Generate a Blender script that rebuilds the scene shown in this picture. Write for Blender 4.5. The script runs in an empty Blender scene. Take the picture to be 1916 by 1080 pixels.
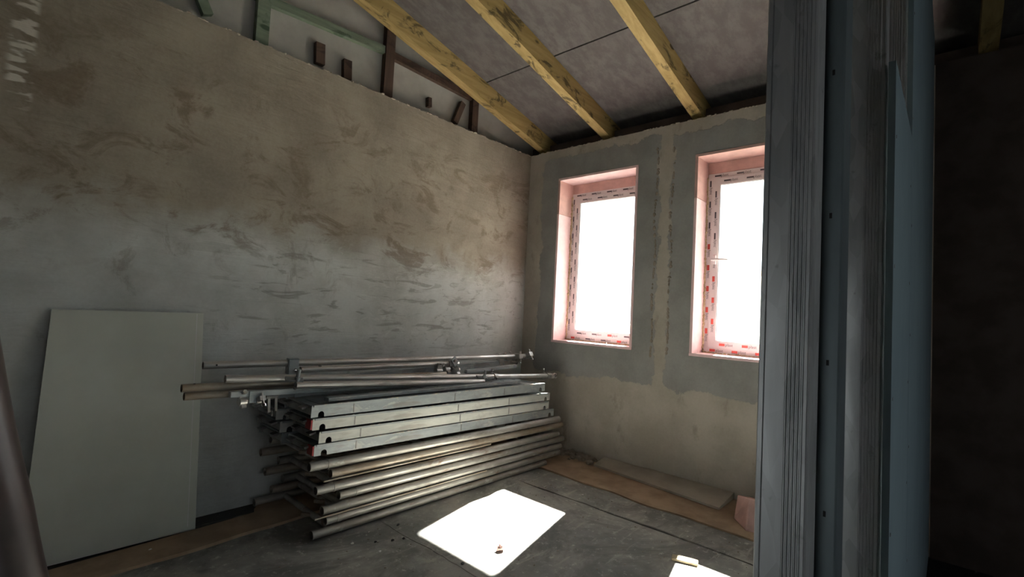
import bpy, bmesh, math, random
from mathutils import Vector, Matrix, noise as mnoise
random.seed(7)
scn = bpy.context.scene
col = scn.collection

# ------------------------------------------------------------------ camera
cam_d = bpy.data.cameras.new('camera'); cam = bpy.data.objects.new('camera', cam_d); col.objects.link(cam)
cam_d.sensor_width = 36.0; cam_d.lens = 17.17; cam_d.clip_start = 0.02; cam_d.clip_end = 300
CAM = Vector((-3.658, -3.141, 1.25))
yaw, pitch, roll = 0.7354, 0.0447, 0.0506
fw = Vector((math.cos(pitch)*math.cos(yaw), math.cos(pitch)*math.sin(yaw), math.sin(pitch)))
rt = fw.cross(Vector((0, 0, 1))).normalized(); up = rt.cross(fw)
rt2 = math.cos(roll)*rt + math.sin(roll)*up; up2 = -math.sin(roll)*rt + math.cos(roll)*up
M = Matrix((rt2, up2, -fw)).transposed().to_4x4(); M.translation = CAM
cam.matrix_world = M
scn.camera = cam

# ------------------------------------------------------------------ world, sun, exposure
scn.view_settings.view_transform = 'Standard'; scn.view_settings.look = 'None'
scn.view_settings.gamma = 1.0; scn.view_settings.use_curve_mapping = False
scn.view_settings.exposure = 0.08
W = bpy.data.worlds.new('sky'); scn.world = W; W.use_nodes = True
wn = W.node_tree.nodes; wl = W.node_tree.links
bg = wn['Background']
sky = wn.new('ShaderNodeTexSky'); sky.sky_type = 'HOSEK_WILKIE'
SUN_DIR = Vector((-1.0, -0.23, -0.903)).normalized()      # the way the light travels
sky.sun_direction = -SUN_DIR; sky.turbidity = 4.0; sky.ground_albedo = 0.5
mixw = wn.new('ShaderNodeMix'); mixw.data_type = 'RGBA'; mixw.inputs[0].default_value = 0.55
wl.new(sky.outputs[0], mixw.inputs[6]); mixw.inputs[7].default_value = (0.95, 0.98, 1.0, 1)
wl.new(mixw.outputs[2], bg.inputs[0]); bg.inputs[1].default_value = 7.0
sd = bpy.data.lights.new('sun', 'SUN'); so = bpy.data.objects.new('sun', sd); col.objects.link(so)
sd.energy = 170.0; sd.angle = math.radians(0.9); sd.color = (1.0, 0.95, 0.88)
so.rotation_euler = (SUN_DIR).to_track_quat('-Z', 'Y').to_euler()

# ------------------------------------------------------------------ material helpers
class NT:
    def __init__(s, name):
        s.m = bpy.data.materials.new(name); s.m.use_nodes = True
        s.n = s.m.node_tree.nodes; s.l = s.m.node_tree.links
        s.b = s.n['Principled BSDF']; s.out = s.n['Material Output']
        s.tc = s.n.new('ShaderNodeTexCoord')
        s.obj = s.tc.outputs['Object']
    def put(s, sock, v):
        if hasattr(v, 'is_linked') or isinstance(v, bpy.types.NodeSocket): s.l.new(v, sock)
        else: sock.default_value = v
    def map(s, scale=(1,1,1), rot=(0,0,0), loc=(0,0,0), vec=None):
        m = s.n.new('ShaderNodeMapping'); s.l.new(vec or s.obj, m.inputs[0])
        m.inputs['Location'].default_value = loc; m.inputs['Rotation'].default_value = rot; m.inputs['Scale'].default_value = scale
        return m.outputs[0]
    def noise(s, scale, detail=4, rough=.55, vec=None, dist=0.0, color=False):
        t = s.n.new('ShaderNodeTexNoise'); s.l.new(vec or s.obj, t.inputs['Vector'])
        t.inputs['Scale'].default_value = scale; t.inputs['Detail'].default_value = detail
        t.inputs['Roughness'].default_value = rough; t.inputs['Distortion'].default_value = dist
        return t.outputs['Color'] if color else t.outputs[0]
    def vor(s, scale, vec=None, feature='F1', out=0):
        t = s.n.new('ShaderNodeTexVoronoi'); t.feature = feature; s.l.new(vec or s.obj, t.inputs['Vector'])
        t.inputs['Scale'].default_value = scale
        return t.outputs[out]
    def rng(s, v, a, b, c=0.0, d=1.0, smooth=True):
        t = s.n.new('ShaderNodeMapRange'); t.interpolation_type = 'SMOOTHSTEP' if smooth else 'LINEAR'
        t.clamp = True
        s.put(t.inputs[0], v); t.inputs[1].default_value = a; t.inputs[2].default_value = b
        t.inputs[3].default_value = c; t.inputs[4].default_value = d
        return t.outputs[0]
    def math(s, op, a, b=0.0, c=None):
        t = s.n.new('ShaderNodeMath'); t.operation = op
        s.put(t.inputs[0], a); s.put(t.inputs[1], b)
        if c is not None: s.put(t.inputs[2], c)
        return t.outputs[0]
    def mix(s, f, a, b, mode='MIX'):
        t = s.n.new('ShaderNodeMix'); t.data_type = 'RGBA'; t.blend_type = mode
        s.put(t.inputs[0], f)
        for i, v in ((6, a), (7, b)):
            if isinstance(v, tuple): v = v if len(v) == 4 else v + (1,)
            s.put(t.inputs[i], v)
        return t.outputs[2]
    def xyz(s, vec=None):
        t = s.n.new('ShaderNodeSeparateXYZ'); s.l.new(vec or s.obj, t.inputs[0]); return t.outputs
    def bump(s, h, strength=.3, dist=.01):
        t = s.n.new('ShaderNodeBump'); t.inputs['Strength'].default_value = strength; t.inputs['Distance'].default_value = dist
        s.l.new(h, t.inputs['Height']); s.l.new(t.outputs[0], s.b.inputs['Normal'])
    def fin(s, color, rough=.8, metal=0.0, spec=None):
        if isinstance(color, tuple) and len(color) == 3: color = color + (1,)
        s.put(s.b.inputs['Base Color'], color); s.put(s.b.inputs['Roughness'], rough); s.put(s.b.inputs['Metallic'], metal)
        if spec is not None: s.b.inputs['Specular IOR Level'].default_value = spec
        return s.m

def simple(name, c1, c2, scale=8, rough=.8, metal=0.0, bump=0.0, vscale=(1,1,1), spec=None):
    t = NT(name); v = t.map(vscale)
    n = t.noise(scale, 5, .6, v)
    c = t.mix(t.rng(n, .35, .65), c1, c2)
    if bump: t.bump(n, bump, .01)
    return t.fin(c, rough, metal, spec)

MAT = {}
# --- left wall: grey skim plaster below, brown dirty plaster above, smears and trowel marks
def m_wall_left():
    t = NT('plaster_left'); x, y, z = t.xyz()
    big = t.noise(1.1, 4, .6); mid = t.noise(3.2, 6, .65)
    zz = t.math('ADD', z, t.math('MULTIPLY', t.math('SUBTRACT', big, .5), .9))
    zz = t.math('ADD', zz, t.math('MULTIPLY', t.math('SUBTRACT', mid, .5), .35))
    f = t.rng(zz, 1.40, 1.80)
    low = t.mix(t.rng(t.noise(2.3, 5, .6), .35, .68), (.62, .64, .61), (.45, .46, .425))
    hi = t.mix(t.rng(t.noise(1.9, 6, .65), .35, .65), (.315, .273, .205), (.205, .172, .122))
    c = t.mix(f, low, hi)
    # brown smears, denser in the middle height
    v1 = t.map((1.3, 1, 2.0), (0, .25, 0)); s1 = t.noise(2.6, 8, .68, v1, .9)
    band = t.math('MULTIPLY', t.rng(z, 1.25, 1.75), t.rng(z, 2.75, 2.35))
    sm = t.math('MULTIPLY', t.rng(s1, .50, .63), band)
    c = t.mix(t.math('MULTIPLY', sm, .85), c, (.15, .105, .06))
    v2 = t.map((1, 1, .45)); s2 = t.noise(5.5, 6, .7, v2, .5)
    c = t.mix(t.math('MULTIPLY', t.rng(s2, .58, .70), .45), c, (.16, .12, .08))
    # trowel ridges, long and slanting
    v3 = t.map((.9, 1, 5.5), (0, .28, 0)); s3 = t.noise(3.6, 5, .6, v3, .7)
    tb = t.math('MULTIPLY', t.rng(z, .75, 1.05), t.rng(z, 1.75, 1.5))
    tx = t.math('MULTIPLY', t.rng(x, -3.0, -2.4), t.rng(x, -.25, -.55))
    tr = t.math('MULTIPLY', t.math('MULTIPLY', tb, tx), t.rng(s3, .56, .63))
    c = t.mix(t.math('MULTIPLY', tr, .6), c, (.20, .19, .155))
    v5 = t.map((1.6, 1, 3.6), (0, -.35, 0), (2, 0, 5)); s5 = t.noise(5.0, 6, .62, v5, 1.1)
    tr2 = t.math('MULTIPLY', t.math('MULTIPLY', tb, t.rng(x, -1.9, -1.2)), t.rng(s5, .56, .62))
    c = t.mix(t.math('MULTIPLY', tr2, .45), c, (.24, .23, .195))
    tr3 = t.math('MULTIPLY', t.rng(s5, .44, .38), t.math('MULTIPLY', tb, tx))
    c = t.mix(t.math('MULTIPLY', tr3, .35), c, (.66, .67, .63))
    # pale scraped dashes high at the near end
    v4 = t.map((3.0, 1, 11), (0, .12, 0)); s4 = t.noise(2.2, 3, .5, v4)
    sb = t.math('MULTIPLY', t.math('MULTIPLY', t.rng(x, -3.63, -3.60), t.rng(x, -3.52, -3.545)), t.math('MULTIPLY', t.rng(z, 2.02, 2.12), t.rng(z, 2.75, 2.65)))
    c = t.mix(t.math('MULTIPLY', sb, t.rng(s4, .48, .56)), c, (.62, .58, .5))
    grain = t.noise(60, 4, .6)
    c = t.mix(.18, c, t.mix(grain, (.1, .1, .1), (.6, .6, .58)))
    h = t.math('ADD', t.math('MULTIPLY', s3, .9), t.math('ADD', t.math('MULTIPLY', mid, .6), t.math('MULTIPLY', grain, .08)))
    t.bump(h, .35, .02)
    return t.fin(c, .92, 0, .15)
MAT['wall_left'] = m_wall_left()

# window openings (y from, y to), shared heights
WIN = [(-0.361, -1.187), (-1.665, -2.491)]
Z0, Z1, H = 0.975, 2.517, 2.796
def m_wall_window():
    t = NT('plaster_window_wall'); x, y, z = t.xyz()
    nz = t.math('MULTIPLY', t.math('SUBTRACT', t.noise(3.4, 6, .65), .5), .24)
    nz2 = t.math('MULTIPLY', t.math('SUBTRACT', t.noise(14, 4, .6), .5), .05)
    nn = t.math('ADD', nz, nz2)
    fs = []
    for (ya, yb) in WIN:                       # darker fresh render patched in around each opening
        cy, hy = (ya+yb)/2, abs(ya-yb)/2 + .185
        dy = t.math('SUBTRACT', t.math('ABSOLUTE', t.math('SUBTRACT', y, cy)), hy)
        dz = t.math('SUBTRACT', t.math('ABSOLUTE', t.math('SUBTRACT', z, 1.715)), 1.0)
        d = t.math('ADD', t.math('MAXIMUM', dy, dz), nn)
        fs.append(t.rng(d, .006, -.006))
    f = t.math('MAXIMUM', fs[0], fs[1])
    base = t.mix(t.rng(t.noise(2.4, 6, .6), .35, .65), (.54, .485, .415), (.42, .373, .31))
    base = t.mix(t.math('MULTIPLY', t.rng(t.noise(6, 6, .7, t.map((1, 1, .5))), .56, .7), .5), base, (.21, .16, .11))
    fresh = t.mix(t.rng(t.noise(3.0, 5, .6), .35, .65), (.355, .347, .33), (.272, .265, .25))
    c = t.mix(f, base, fresh)
    g = t.noise(55, 4, .6)
    c = t.mix(.15, c, t.mix(g, (.1, .1, .1), (.6, .58, .55)))
    t.bump(t.math('ADD', t.math('MULTIPLY', f, .5), t.math('ADD', t.math('MULTIPLY', g, .12), t.math('MULTIPLY', t.noise(5, 5, .6), .5))), .35, .012)
    return t.fin(c, .92, 0, .15)
MAT['wall_window'] = m_wall_window()
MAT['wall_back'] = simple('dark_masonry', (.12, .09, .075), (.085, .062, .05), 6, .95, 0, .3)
MAT['outside'] = simple('outside_render', (.8, .79, .76), (.74, .73, .70), 3, .9)
MAT['ground'] = simple('pale_ground', (.52, .5, .45), (.44, .42, .37), 1.5, .95)

def m_roof():
    t = NT('fibre_board'); n = t.noise(7, 8, .7, t.map((1, 1.8, 1))); n2 = t.noise(1.6, 3, .5)
    c = t.mix(t.rng(n, .38, .64), (.118, .108, .104), (.175, .162, .156))
    c = t.mix(t.rng(n2, .3, .7, 0, .35), c, (.15, .137, .134))
    t.bump(n, .2, .004)
    return t.fin(c, .9, 0, .2)
MAT['roof'] = m_roof()
MAT['black'] = simple('black_void', (.012, .012, .012), (.02, .02, .02), 9, .9)
MAT['gable'] = simple('white_insulation', (.43, .42, .385), (.35, .34, .305), 3.5, .9, 0, .1)

def m_wood(name, c1, c2, knot, rot_axis='x'):
    t = NT(name)
    sc = {'x': (.6, 9, 9), 'y': (9, .6, 9), 'z': (9, 9, .6)}[rot_axis]
    n = t.noise(3.0, 7, .6, t.map(sc), .6)
    c = t.mix(t.rng(n, .33, .68), c1, c2)
    st = t.noise(3.0, 5, .65, t.map((1.2, 2.5, 2.5)), .8)
    c = t.mix(t.math('MULTIPLY', t.rng(st, .54, .64), .85), c, knot)
    kk = t.vor(2.6, t.map((.9, 2.0, 2.0)))
    c = t.mix(t.rng(kk, .11, .06), c, knot)
    t.bump(n, .2, .004)
    return t.fin(c, .75, 0, .25)
MAT['rafter'] = m_wood('rafter_pine', (.47, .35, .15), (.35, .25, .095), (.075, .06, .03))
MAT['green_wood'] = m_wood('impregnated_batten', (.19, .24, .175), (.14, .175, .13), (.05, .08, .05))
MAT['brown_wood'] = m_wood('dark_post_wood', (.10, .065, .048), (.065, .042, .032), (.03, .02, .015), 'z')
MAT['offcut'] = m_wood('pale_offcut', (.5, .42, .28), (.4, .32, .2), (.2, .14, .08))

def m_floor(name, c1, c2, sc):
    t = NT(name); n = t.noise(sc, 7, .65); n2 = t.noise(sc*6, 4, .6)
    c = t.mix(t.rng(n, .35, .66), c1, c2)
    du = t.noise(2.4, 8, .72, t.map((1, 1, 1), (0, 0, .4)), .6)
    c = t.mix(t.math('MULTIPLY', t.rng(du, .52, .72), .55), c, (.46, .41, .33))
    sp = t.vor(42); c = t.mix(t.rng(sp, .10, .05), c, (.36, .35, .32))
    bl = t.noise(1.3, 6, .7, t.map(loc=(4, 2, 0)), .8); c = t.mix(t.math('MULTIPLY', t.rng(bl, .46, .60), .7), c, tuple(k*.55 for k in c1))
    fd = t.noise(26, 6, .75); c = t.mix(t.math('MULTIPLY', t.rng(fd, .55, .70), .5), c, tuple(k*1.9 for k in c2))
    st = t.noise(9, 5, .6, t.map((.35, 2.2, 1), (0, 0, -.5)))
    c = t.mix(t.math('MULTIPLY', t.rng(st, .58, .70), .5), c, (.50, .47, .41))
    t.bump(t.math('ADD', n2, n), .35, .006)
    return t.fin(c, t.rng(n, .3, .7, .52, .75), 0, .4)
MAT['membrane'] = m_floor('bitumen_membrane', (.20, .20, .188), (.40, .385, .35), 2.6)
MAT['floor_base'] = m_floor('dark_subfloor', (.035, .034, .032), (.05, .047, .043), 3.0)
MAT['screed'] = simple('brown_screed', (.42, .31, .21), (.30, .215, .145), 5, .95, 0, .4)
MAT['mortar'] = simple('mortar', (.34, .29, .235), (.27, .225, .18), 20, .95, 0, .4)
MAT['strip'] = simple('grey_plaster_strip', (.46, .415, .35), (.38, .34, .285), 5, .95, 0, .15)
MAT['lip'] = simple('broken_plaster_edge', (.55, .49, .40), (.36, .31, .24), 30, .95, 0, .4)

def m_steel(name, c1, c2, metal, rough, rust=.35, splat=.4):
    t = NT(name); v = t.map((.35, 1, 1))
    n = t.noise(9, 6, .65, v)
    c = t.mix(t.rng(n, .35, .66), c1, c2)
    s = t.noise(13, 5, .7, t.map((.5, 1.3, 1.3)), .4)
    f = t.math('MULTIPLY', t.rng(s, .56, .66), splat)
    c = t.mix(f, c, (.52, .51, .47))
    ru = t.noise(6, 6, .7, t.map((.45, 1.5, 1.5), loc=(3, 1, 2)), .5)
    fr = t.math('MULTIPLY', t.rng(ru, .57, .68), rust)
    c = t.mix(fr, c, (.15, .075, .035))
    mt = t.math('SUBTRACT', metal, t.math('MULTIPLY', t.math('MAXIMUM', f, fr), metal*.9))
    t.bump(t.math('ADD', s, n), .12, .003)
    return t.fin(c, t.rng(n, .3, .7, rough-.08, rough+.14), mt)
MAT['tube'] = m_steel('scaffold_tube', (.44, .425, .39), (.29, .27, .235), .6, .46, .8, .6)
MAT['tube_rusty'] = m_steel('rusty_tube', (.42, .38, .32), (.28, .22, .16), .5, .5, .95, .3)
MAT['rail'] = m_steel('rail_tube', (.60, .58, .55), (.46, .44, .41), .75, .36, .35, .3)
MAT['deck'] = m_steel('deck_steel', (.36, .385, .385), (.27, .295, .30), .5, .5, .3, .55)
MAT['deck_pale'] = m_steel('deck_painted', (.55, .55, .50), (.44, .45, .415), .25, .6, .3, .5)
MAT['coupler'] = m_steel('coupler_steel', (.30, .29, .27), (.2, .19, .18), .8, .42, .5, .2)
MAT['clamp'] = m_steel('clamp_steel', (.56, .545, .52), (.36, .345, .325), .7, .38, .35, .3)
MAT['red'] = simple('red_cap', (.42, .03, .035), (.30, .025, .03), 30, .55)
MAT['bright'] = simple('polished_bolt', (.8, .8, .8), (.7, .7, .7), 30, .25, 1.0)
def m_galv():
    t = NT('galvanised_sheet'); sp = t.vor(45, t.map((1, 1, .35)), out=1); n = t.noise(5, 5, .6, t.map((3, 3, .4)))
    c = t.mix(t.rng(n, .3, .7), (.56, .585, .585), (.42, .445, .45))
    bw = t.n.new('ShaderNodeRGBToBW'); t.l.new(sp, bw.inputs[0]); c = t.mix(.16, c, bw.outputs[0])
    d = t.noise(16, 4, .7); c = t.mix(t.math('MULTIPLY', t.rng(d, .62, .7), .5), c, (.2, .2, .2))
    return t.fin(c, t.rng(n, .3, .7, .38, .55), .55)
MAT['galv'] = m_galv()
MAT['galv_shaded'] = simple('shaded_galvanised', (.20, .245, .26), (.15, .185, .20), 9, .5, .4, 0, (1, 1, .3))  # shade on the second stud put into a darker steel colour
MAT['plasterboard'] = simple('plasterboard_paper', (.60, .615, .54), (.54, .555, .48), 2.2, .9, 0, 0)
MAT['green_board'] = simple('bluegreen_board', (.30, .40, .43), (.26, .35, .385), 2, .85)
MAT['gypsum'] = simple('gypsum_core', (.72, .71, .68), (.66, .65, .62), 20, .95)
MAT['pink'] = simple('pink_foam_board', (.93, .69, .69), (.88, .62, .62), 12, .85, 0, .1)
MAT['pink_dirty'] = simple('dusty_pink_foam', (.66, .42, .38), (.55, .35, .31), 9, .9, 0, .2)
MAT['foam'] = simple('expanding_foam', (.62, .50, .32), (.45, .33, .19), 25, .9, 0, .3)
MAT['pvc'] = simple('white_pvc_film', (.80, .74, .74), (.74, .68, .68), 6, .4)
MAT['print_red'] = simple('red_print', (.55, .07, .05), (.5, .06, .05), 10, .6)
MAT['print_dark'] = simple('dark_print', (.07, .06, .07), (.09, .08, .09), 10, .6)
MAT['gasket'] = simple('gasket', (.10, .10, .10), (.14, .14, .14), 10, .6)
MAT['roll'] = simple('brown_sheet_roll', (.05, .03, .026), (.035, .022, .02), 6, .34, 0, .1)
def m_glass():
    t = NT('window_glass')
    tr = t.n.new('ShaderNodeBsdfTransparent'); gl = t.n.new('ShaderNodeBsdfGlossy'); gl.inputs['Roughness'].default_value = .02
    lw = t.n.new('ShaderNodeLayerWeight'); lw.inputs[0].default_value = .25
    ms = t.n.new('ShaderNodeMixShader'); f = t.math('MULTIPLY', lw.outputs['Fresnel'], .6)
    tr.inputs[0].default_value = (.93, .95, .95, 1)
    t.l.new(f, ms.inputs[0]); t.l.new(tr.outputs[0], ms.inputs[1]); t.l.new(gl.outputs[0], ms.inputs[2]); t.l.new(ms.outputs[0], t.out.inputs[0])
    return t.m
MAT['glass'] = m_glass()

# ------------------------------------------------------------------ mesh helpers
class MB:
    def __init__(s): s.v = []; s.f = []; s.sm = []
    def add(s, vs, fs, smooth=False):
        o = len(s.v); s.v += [tuple(q) for q in vs]
        for f in fs: s.f.append([i+o for i in f]); s.sm.append(smooth)
        return s
    def box(s, a, b, jit=0.0):
        (x0, y0, z0), (x1, y1, z1) = a, b
        x0, x1 = min(x0, x1), max(x0, x1); y0, y1 = min(y0, y1), max(y0, y1); z0, z1 = min(z0, z1), max(z0, z1)
        vs = [(x0,y0,z0),(x1,y0,z0),(x1,y1,z0),(x0,y1,z0),(x0,y0,z1),(x1,y0,z1),(x1,y1,z1),(x0,y1,z1)]
        if jit: vs = [tuple(c+random.uniform(-jit, jit) for c in q) for q in vs]
        return s.add(vs, [(3,2,1,0),(4,5,6,7),(0,1,5,4),(1,2,6,5),(2,3,7,6),(3,0,4,7)])
    def bar(s, p, q, w, h, upv=(0,0,1)):                    # rectangular bar from p to q
        p, q = Vector(p), Vector(q); d = (q-p).normalized(); u = Vector(upv)
        sd = d.cross(u).normalized(); u = sd.cross(d)
        c = [sd*w/2*a + u*h/2*b for a, b in ((-1,-1),(1,-1),(1,1),(-1,1))]
        vs = [p+k for k in c] + [q+k for k in c]
        return s.add(vs, [(0,1,2,3),(7,6,5,4),(4,5,1,0),(5,6,2,1),(6,7,3,2),(7,4,0,3)])
    def tube(s, pts, rad, n=16, hollow=None, cap=True):     # round tube along pts; hollow = wall thickness shows at both ends
        pts = [Vector(p) for p in pts]
        rads = rad if isinstance(rad, (list, tuple)) else [rad]*len(pts)
        d0 = (pts[1]-pts[0]).normalized(); u = Vector((0,0,1)) if abs(d0.z) < .9 else Vector((1,0,0))
        rings = []
        for i, p in enumerate(pts):
            d = (pts[min(i+1, len(pts)-1)] - pts[max(i-1, 0)]).normalized()
            a = d.cross(u).normalized(); b = a.cross(d)
            rings.append([p + rads[i]*(math.cos(2*math.pi*k/n)*a + math.sin(2*math.pi*k/n)*b) for k in range(n)])
        vs = [v for r in rings for v in r]
        fs = [(i*n+k, i*n+(k+1)%n, (i+1)*n+(k+1)%n, (i+1)*n+k) for i in range(len(pts)-1) for k in range(n)]
        s.add(vs, fs, True)
        for e, sgn in ((0, 1), (len(pts)-1, -1)):
            r = rings[e]; c = pts[e]
            if hollow:
                d = (pts[1]-pts[0]).normalized() if e == 0 else (pts[-2]-pts[-1]).normalized()
                k_ = (rads[e]-hollow)/rads[e]
                inn = [c + (v-c)*k_ for v in r]; deep = [v + d*.07 for v in inn]
                base = r + inn + deep
                ff = []
                for k in range(n):
                    j = (k+1) % n
                    q1 = (k, n+k, n+j, j); q2 = (n+k, 2*n+k, 2*n+j, n+j)
                    ff += [q1 if e == 0 else q1[::-1], q2 if e == 0 else q2[::-1]]
                ff.append(tuple(2*n+k for k in range(n)) if e else tuple(2*n+k for k in range(n))[::-1])
                s.add(base, ff)
            elif cap:
                s.add(r, [tuple(range(n))[::-1] if e == 0 else tuple(range(n))])
        return s
    def prism(s, poly, d0, d1, axis='y'):                    # extrude a 2D polygon along an axis
        def P(a, b, d): return {'x': (d, a, b), 'y': (a, d, b), 'z': (a, b, d)}[axis]
        n = len(poly); vs = [P(a, b, d0) for a, b in poly] + [P(a, b, d1) for a, b in poly]
        fs = [tuple(range(n))[::-1], tuple(range(n, 2*n))] + [(i, (i+1)%n, n+(i+1)%n, n+i) for i in range(n)]
        return s.add(vs, fs)
    def strip(s, pts, th, z0, z1):                           # folded sheet: open 2D polyline in plan, thickness th, extruded in z
        pts = [Vector((a, b)) for a, b in pts]; off = []
        for i, p in enumerate(pts):
            d = (pts[min(i+1, len(pts)-1)] - pts[max(i-1, 0)]).normalized(); off.append(p + Vector((-d.y, d.x))*th)
        n = len(pts); loop = list(pts) + off[::-1]
        m = len(loop); vs = [(q.x, q.y, z0) for q in loop] + [(q.x, q.y, z1) for q in loop]
        fs = [(i, (i+1)%m, m+(i+1)%m, m+i) for i in range(m)]
        fs += [(i, i+1, m-2-i, m-1-i) for i in range(n-1)] + [(m+i, m+m-1-i, m+m-2-i, m+i+1) for i in range(n-1)]
        return s.add(vs, fs)
    def lump(s, c, r, sub=2, seed=0, squash=1.0, rough=.35):
        bm = bmesh.new(); bmesh.ops.create_icosphere(bm, subdivisions=sub, radius=1.0)
        bm.verts.ensure_lookup_table()
        vs = []
        for v in bm.verts:
            k = 1 + rough*mnoise.noise(v.co*1.6 + Vector((seed*3.1, seed*1.7, seed)))
            q = v.co*k; vs.append((c[0]+q.x*r[0], c[1]+q.y*r[1], c[2]+q.z*r[2]*squash))
        fs = [[v.index for v in f.verts] for f in bm.faces]; bm.free()
        return s.add(vs, fs, False)
    def build(s, name, mat, parent=None, fixn=True, bevel=0.0):
        me = bpy.data.meshes.new(name); me.from_pydata(s.v, [], s.f)
        for p, k in zip(me.polygons, s.sm): p.use_smooth = k
        if fixn or bevel:
            bm = bmesh.new(); bm.from_mesh(me)
            if bevel:
                bmesh.ops.bevel(bm, geom=[e for e in bm.edges if e.calc_face_angle(0) > .6], offset=bevel, segments=2, affect='EDGES', profile=.6)
            bmesh.ops.recalc_face_normals(bm, faces=bm.faces); bm.to_mesh(me); bm.free()
        me.materials.append(MAT[mat] if isinstance(mat, str) else mat)
        o = bpy.data.objects.new(name, me); col.objects.link(o)
        if parent: o.parent = parent
        return o
def at_base(o, origin):                                      # move an object's origin without moving its shape
    origin = Vector(origin); o.data.transform(Matrix.Translation(-origin)); o.location = origin; return o
def tag(o, label=None, cat=None, group=None, kind=None):
    if label: o['label'] = label
    if cat: o['category'] = cat
    if group: o['group'] = group
    if kind: o['kind'] = kind
    return o
def empty(name, loc=(0,0,0), rz=0.0):
    e = bpy.data.objects.new(name, None); col.objects.link(e); e.location = loc; e.rotation_euler = (0, 0, rz); e.empty_display_size = .1
    return e
def child(mb, name, mat, root, **k):                         # a part given in world coordinates, kept relative to its thing
    o = mb.build(name, mat, None, **k)
    if root.parent: raise ValueError
    bpy.context.view_layer.update()
    o.data.transform(root.matrix_world.inverted()); o.parent = root
    return o
def lin(a, b, n): return [a + (b-a)*i/(n-1) for i in range(n)]

# ------------------------------------------------------------------ setting
S = 0.2346; RB = 2.85; RT = RB + .165                         # roof slope, rafter underside and sheet underside at x = 0
XB, YR, XO = -6.2, -5.6, 0.45
def roofz(x, z): return z - S*x

fl = tag(MB().box((XB, YR, -.2), (0, .08, 0)).build('floor', 'floor_base'), 'dark subfloor under the bitumen sheets', kind='structure')

# bitumen sheets laid on the floor, parallel to the window wall
def ragged(x0, x1, y0, y1, amp, seed, step=.05):
    pts = []
    def nz(a, b): return mnoise.noise(Vector((a*5+seed, b*5, seed*2.3)))*amp + mnoise.noise(Vector((a*17+seed, b*17, seed)))*amp*.4
    for x in lin(x0, x1, max(3, int(abs(x1-x0)/step))): pts.append((x, y0+nz(x, 1)))
    for y in lin(y0, y1, max(3, int(abs(y1-y0)/step)))[1:]: pts.append((x1+nz(2, y)*.5, y))
    for x in lin(x1, x0, max(3, int(abs(x1-x0)/step)))[1:]: pts.append((x, y1+nz(x, 3)))
    for y in lin(y1, y0, max(3, int(abs(y1-y0)/step)))[1:-1]: pts.append((x0+nz(4, y)*.5, y))
    return pts
sheets = [(-.866, -.54, -.42, -2.9, .03, 1), (-2.00, -.884, -.40, -2.95, .03, 2), (-2.97, -1.985, -.38, -3.6, .03, 3), (-3.86, -2.96, -.43, -3.6, .025, 4), (-4.9, -3.85, -.45, -3.6, .02, 5)]
for i, (x0, x1, y0, y1, a, sd_) in enumerate(sheets):
    zt = .006 if i % 2 == 0 else .0085
    MB().prism(ragged(x0, x1, y0, y1, a, sd_), .0005, zt, 'z').build('membrane_sheet', 'membrane', fl)
# turned-up lip of the seam
mb = MB(); pts = []
for y in lin(-1.30, -2.25, 24): pts.append((-.872 + .012*mnoise.noise(Vector((y*3, 0, 4))), y, .010 + .004*mnoise.noise(Vector((y*6, 2, 0)))))
mb.tube(pts, [.004 + .003*abs(math.sin(i*1.3)) for i in range(len(pts))], 6)
mb.build('membrane_lap', 'membrane', fl)
# brown screed left bare along both walls
poly = [(-5.2, -.47)]
for x in lin(-5.0, -.05, 70): poly.append((x, -.43 + .05*(x > -2.9)*min(1, (x+2.9)/.8) + .018*mnoise.noise(Vector((x*4, 0, 7)))))
poly += [(-.05, -.01), (-2.2, -.01)]
for k in range(7):
    a = k/6*math.pi/2; poly.append((-2.2 - .28*math.sin(a), -.01 - .17*(1-math.cos(a))))
poly += [(-2.8, -.205), (-3.4, -.235), (-5.2, -.28)]
MB().prism(poly, 0, .022, 'z').build('screed_strip', 'screed', fl)
poly = [(-.002, -.45), (-.002, -3.0)]
for y in lin(-3.0, -.45, 60): poly.append((-.60 + .10*max(0, (y+2.2))*.5 + .03*mnoise.noise(Vector((y*3.3, 1, 2))) + .05*mnoise.noise(Vector((y*1.2, 3, 2))), y))
MB().prism(poly, 0, .016, 'z').build('screed_strip', 'screed', fl)

# left wall with a broken plaster lip along its top
mb = MB(); xs = lin(XB, 0, 220)
tops = [H + .007*mnoise.noise(Vector((x*9, 0, 0))) + .006*mnoise.noise(Vector((x*31, 5, 0))) for x in xs]
n = len(xs); vs = []
for y in (0.0, .10):
    for zz in ('b', 't'):
        for x, t_ in zip(xs, tops): vs.append((x, y, 0 if zz == 'b' else (t_ if y == 0 else t_ - .003)))
fs = []
for i in range(n-1):
    fs += [(i, i+1, n+i+1, n+i), (2*n+i+1, 2*n+i, 3*n+i, 3*n+i+1), (n+i, n+i+1, 3*n+i+1, 3*n+i)]
mb.add(vs, fs)
wl_ = tag(mb.build('wall_left', 'wall_left'), 'dirty plastered long wall with brown smears and trowel marks', kind='structure')
mb = MB()
for i, x in enumerate(lin(-4.6, -.02, 230)):
    if random.random() < .55:
        mb.lump((x+random.uniform(-.01, .01), .002+random.uniform(-.006, .012), H+random.uniform(-.003, .005)), (random.uniform(.006, .022), .008, random.uniform(.003, .008)), 1, i)
tag(mb.build('plaster_crumbs', 'lip', wl_), kind='stuff')

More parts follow.
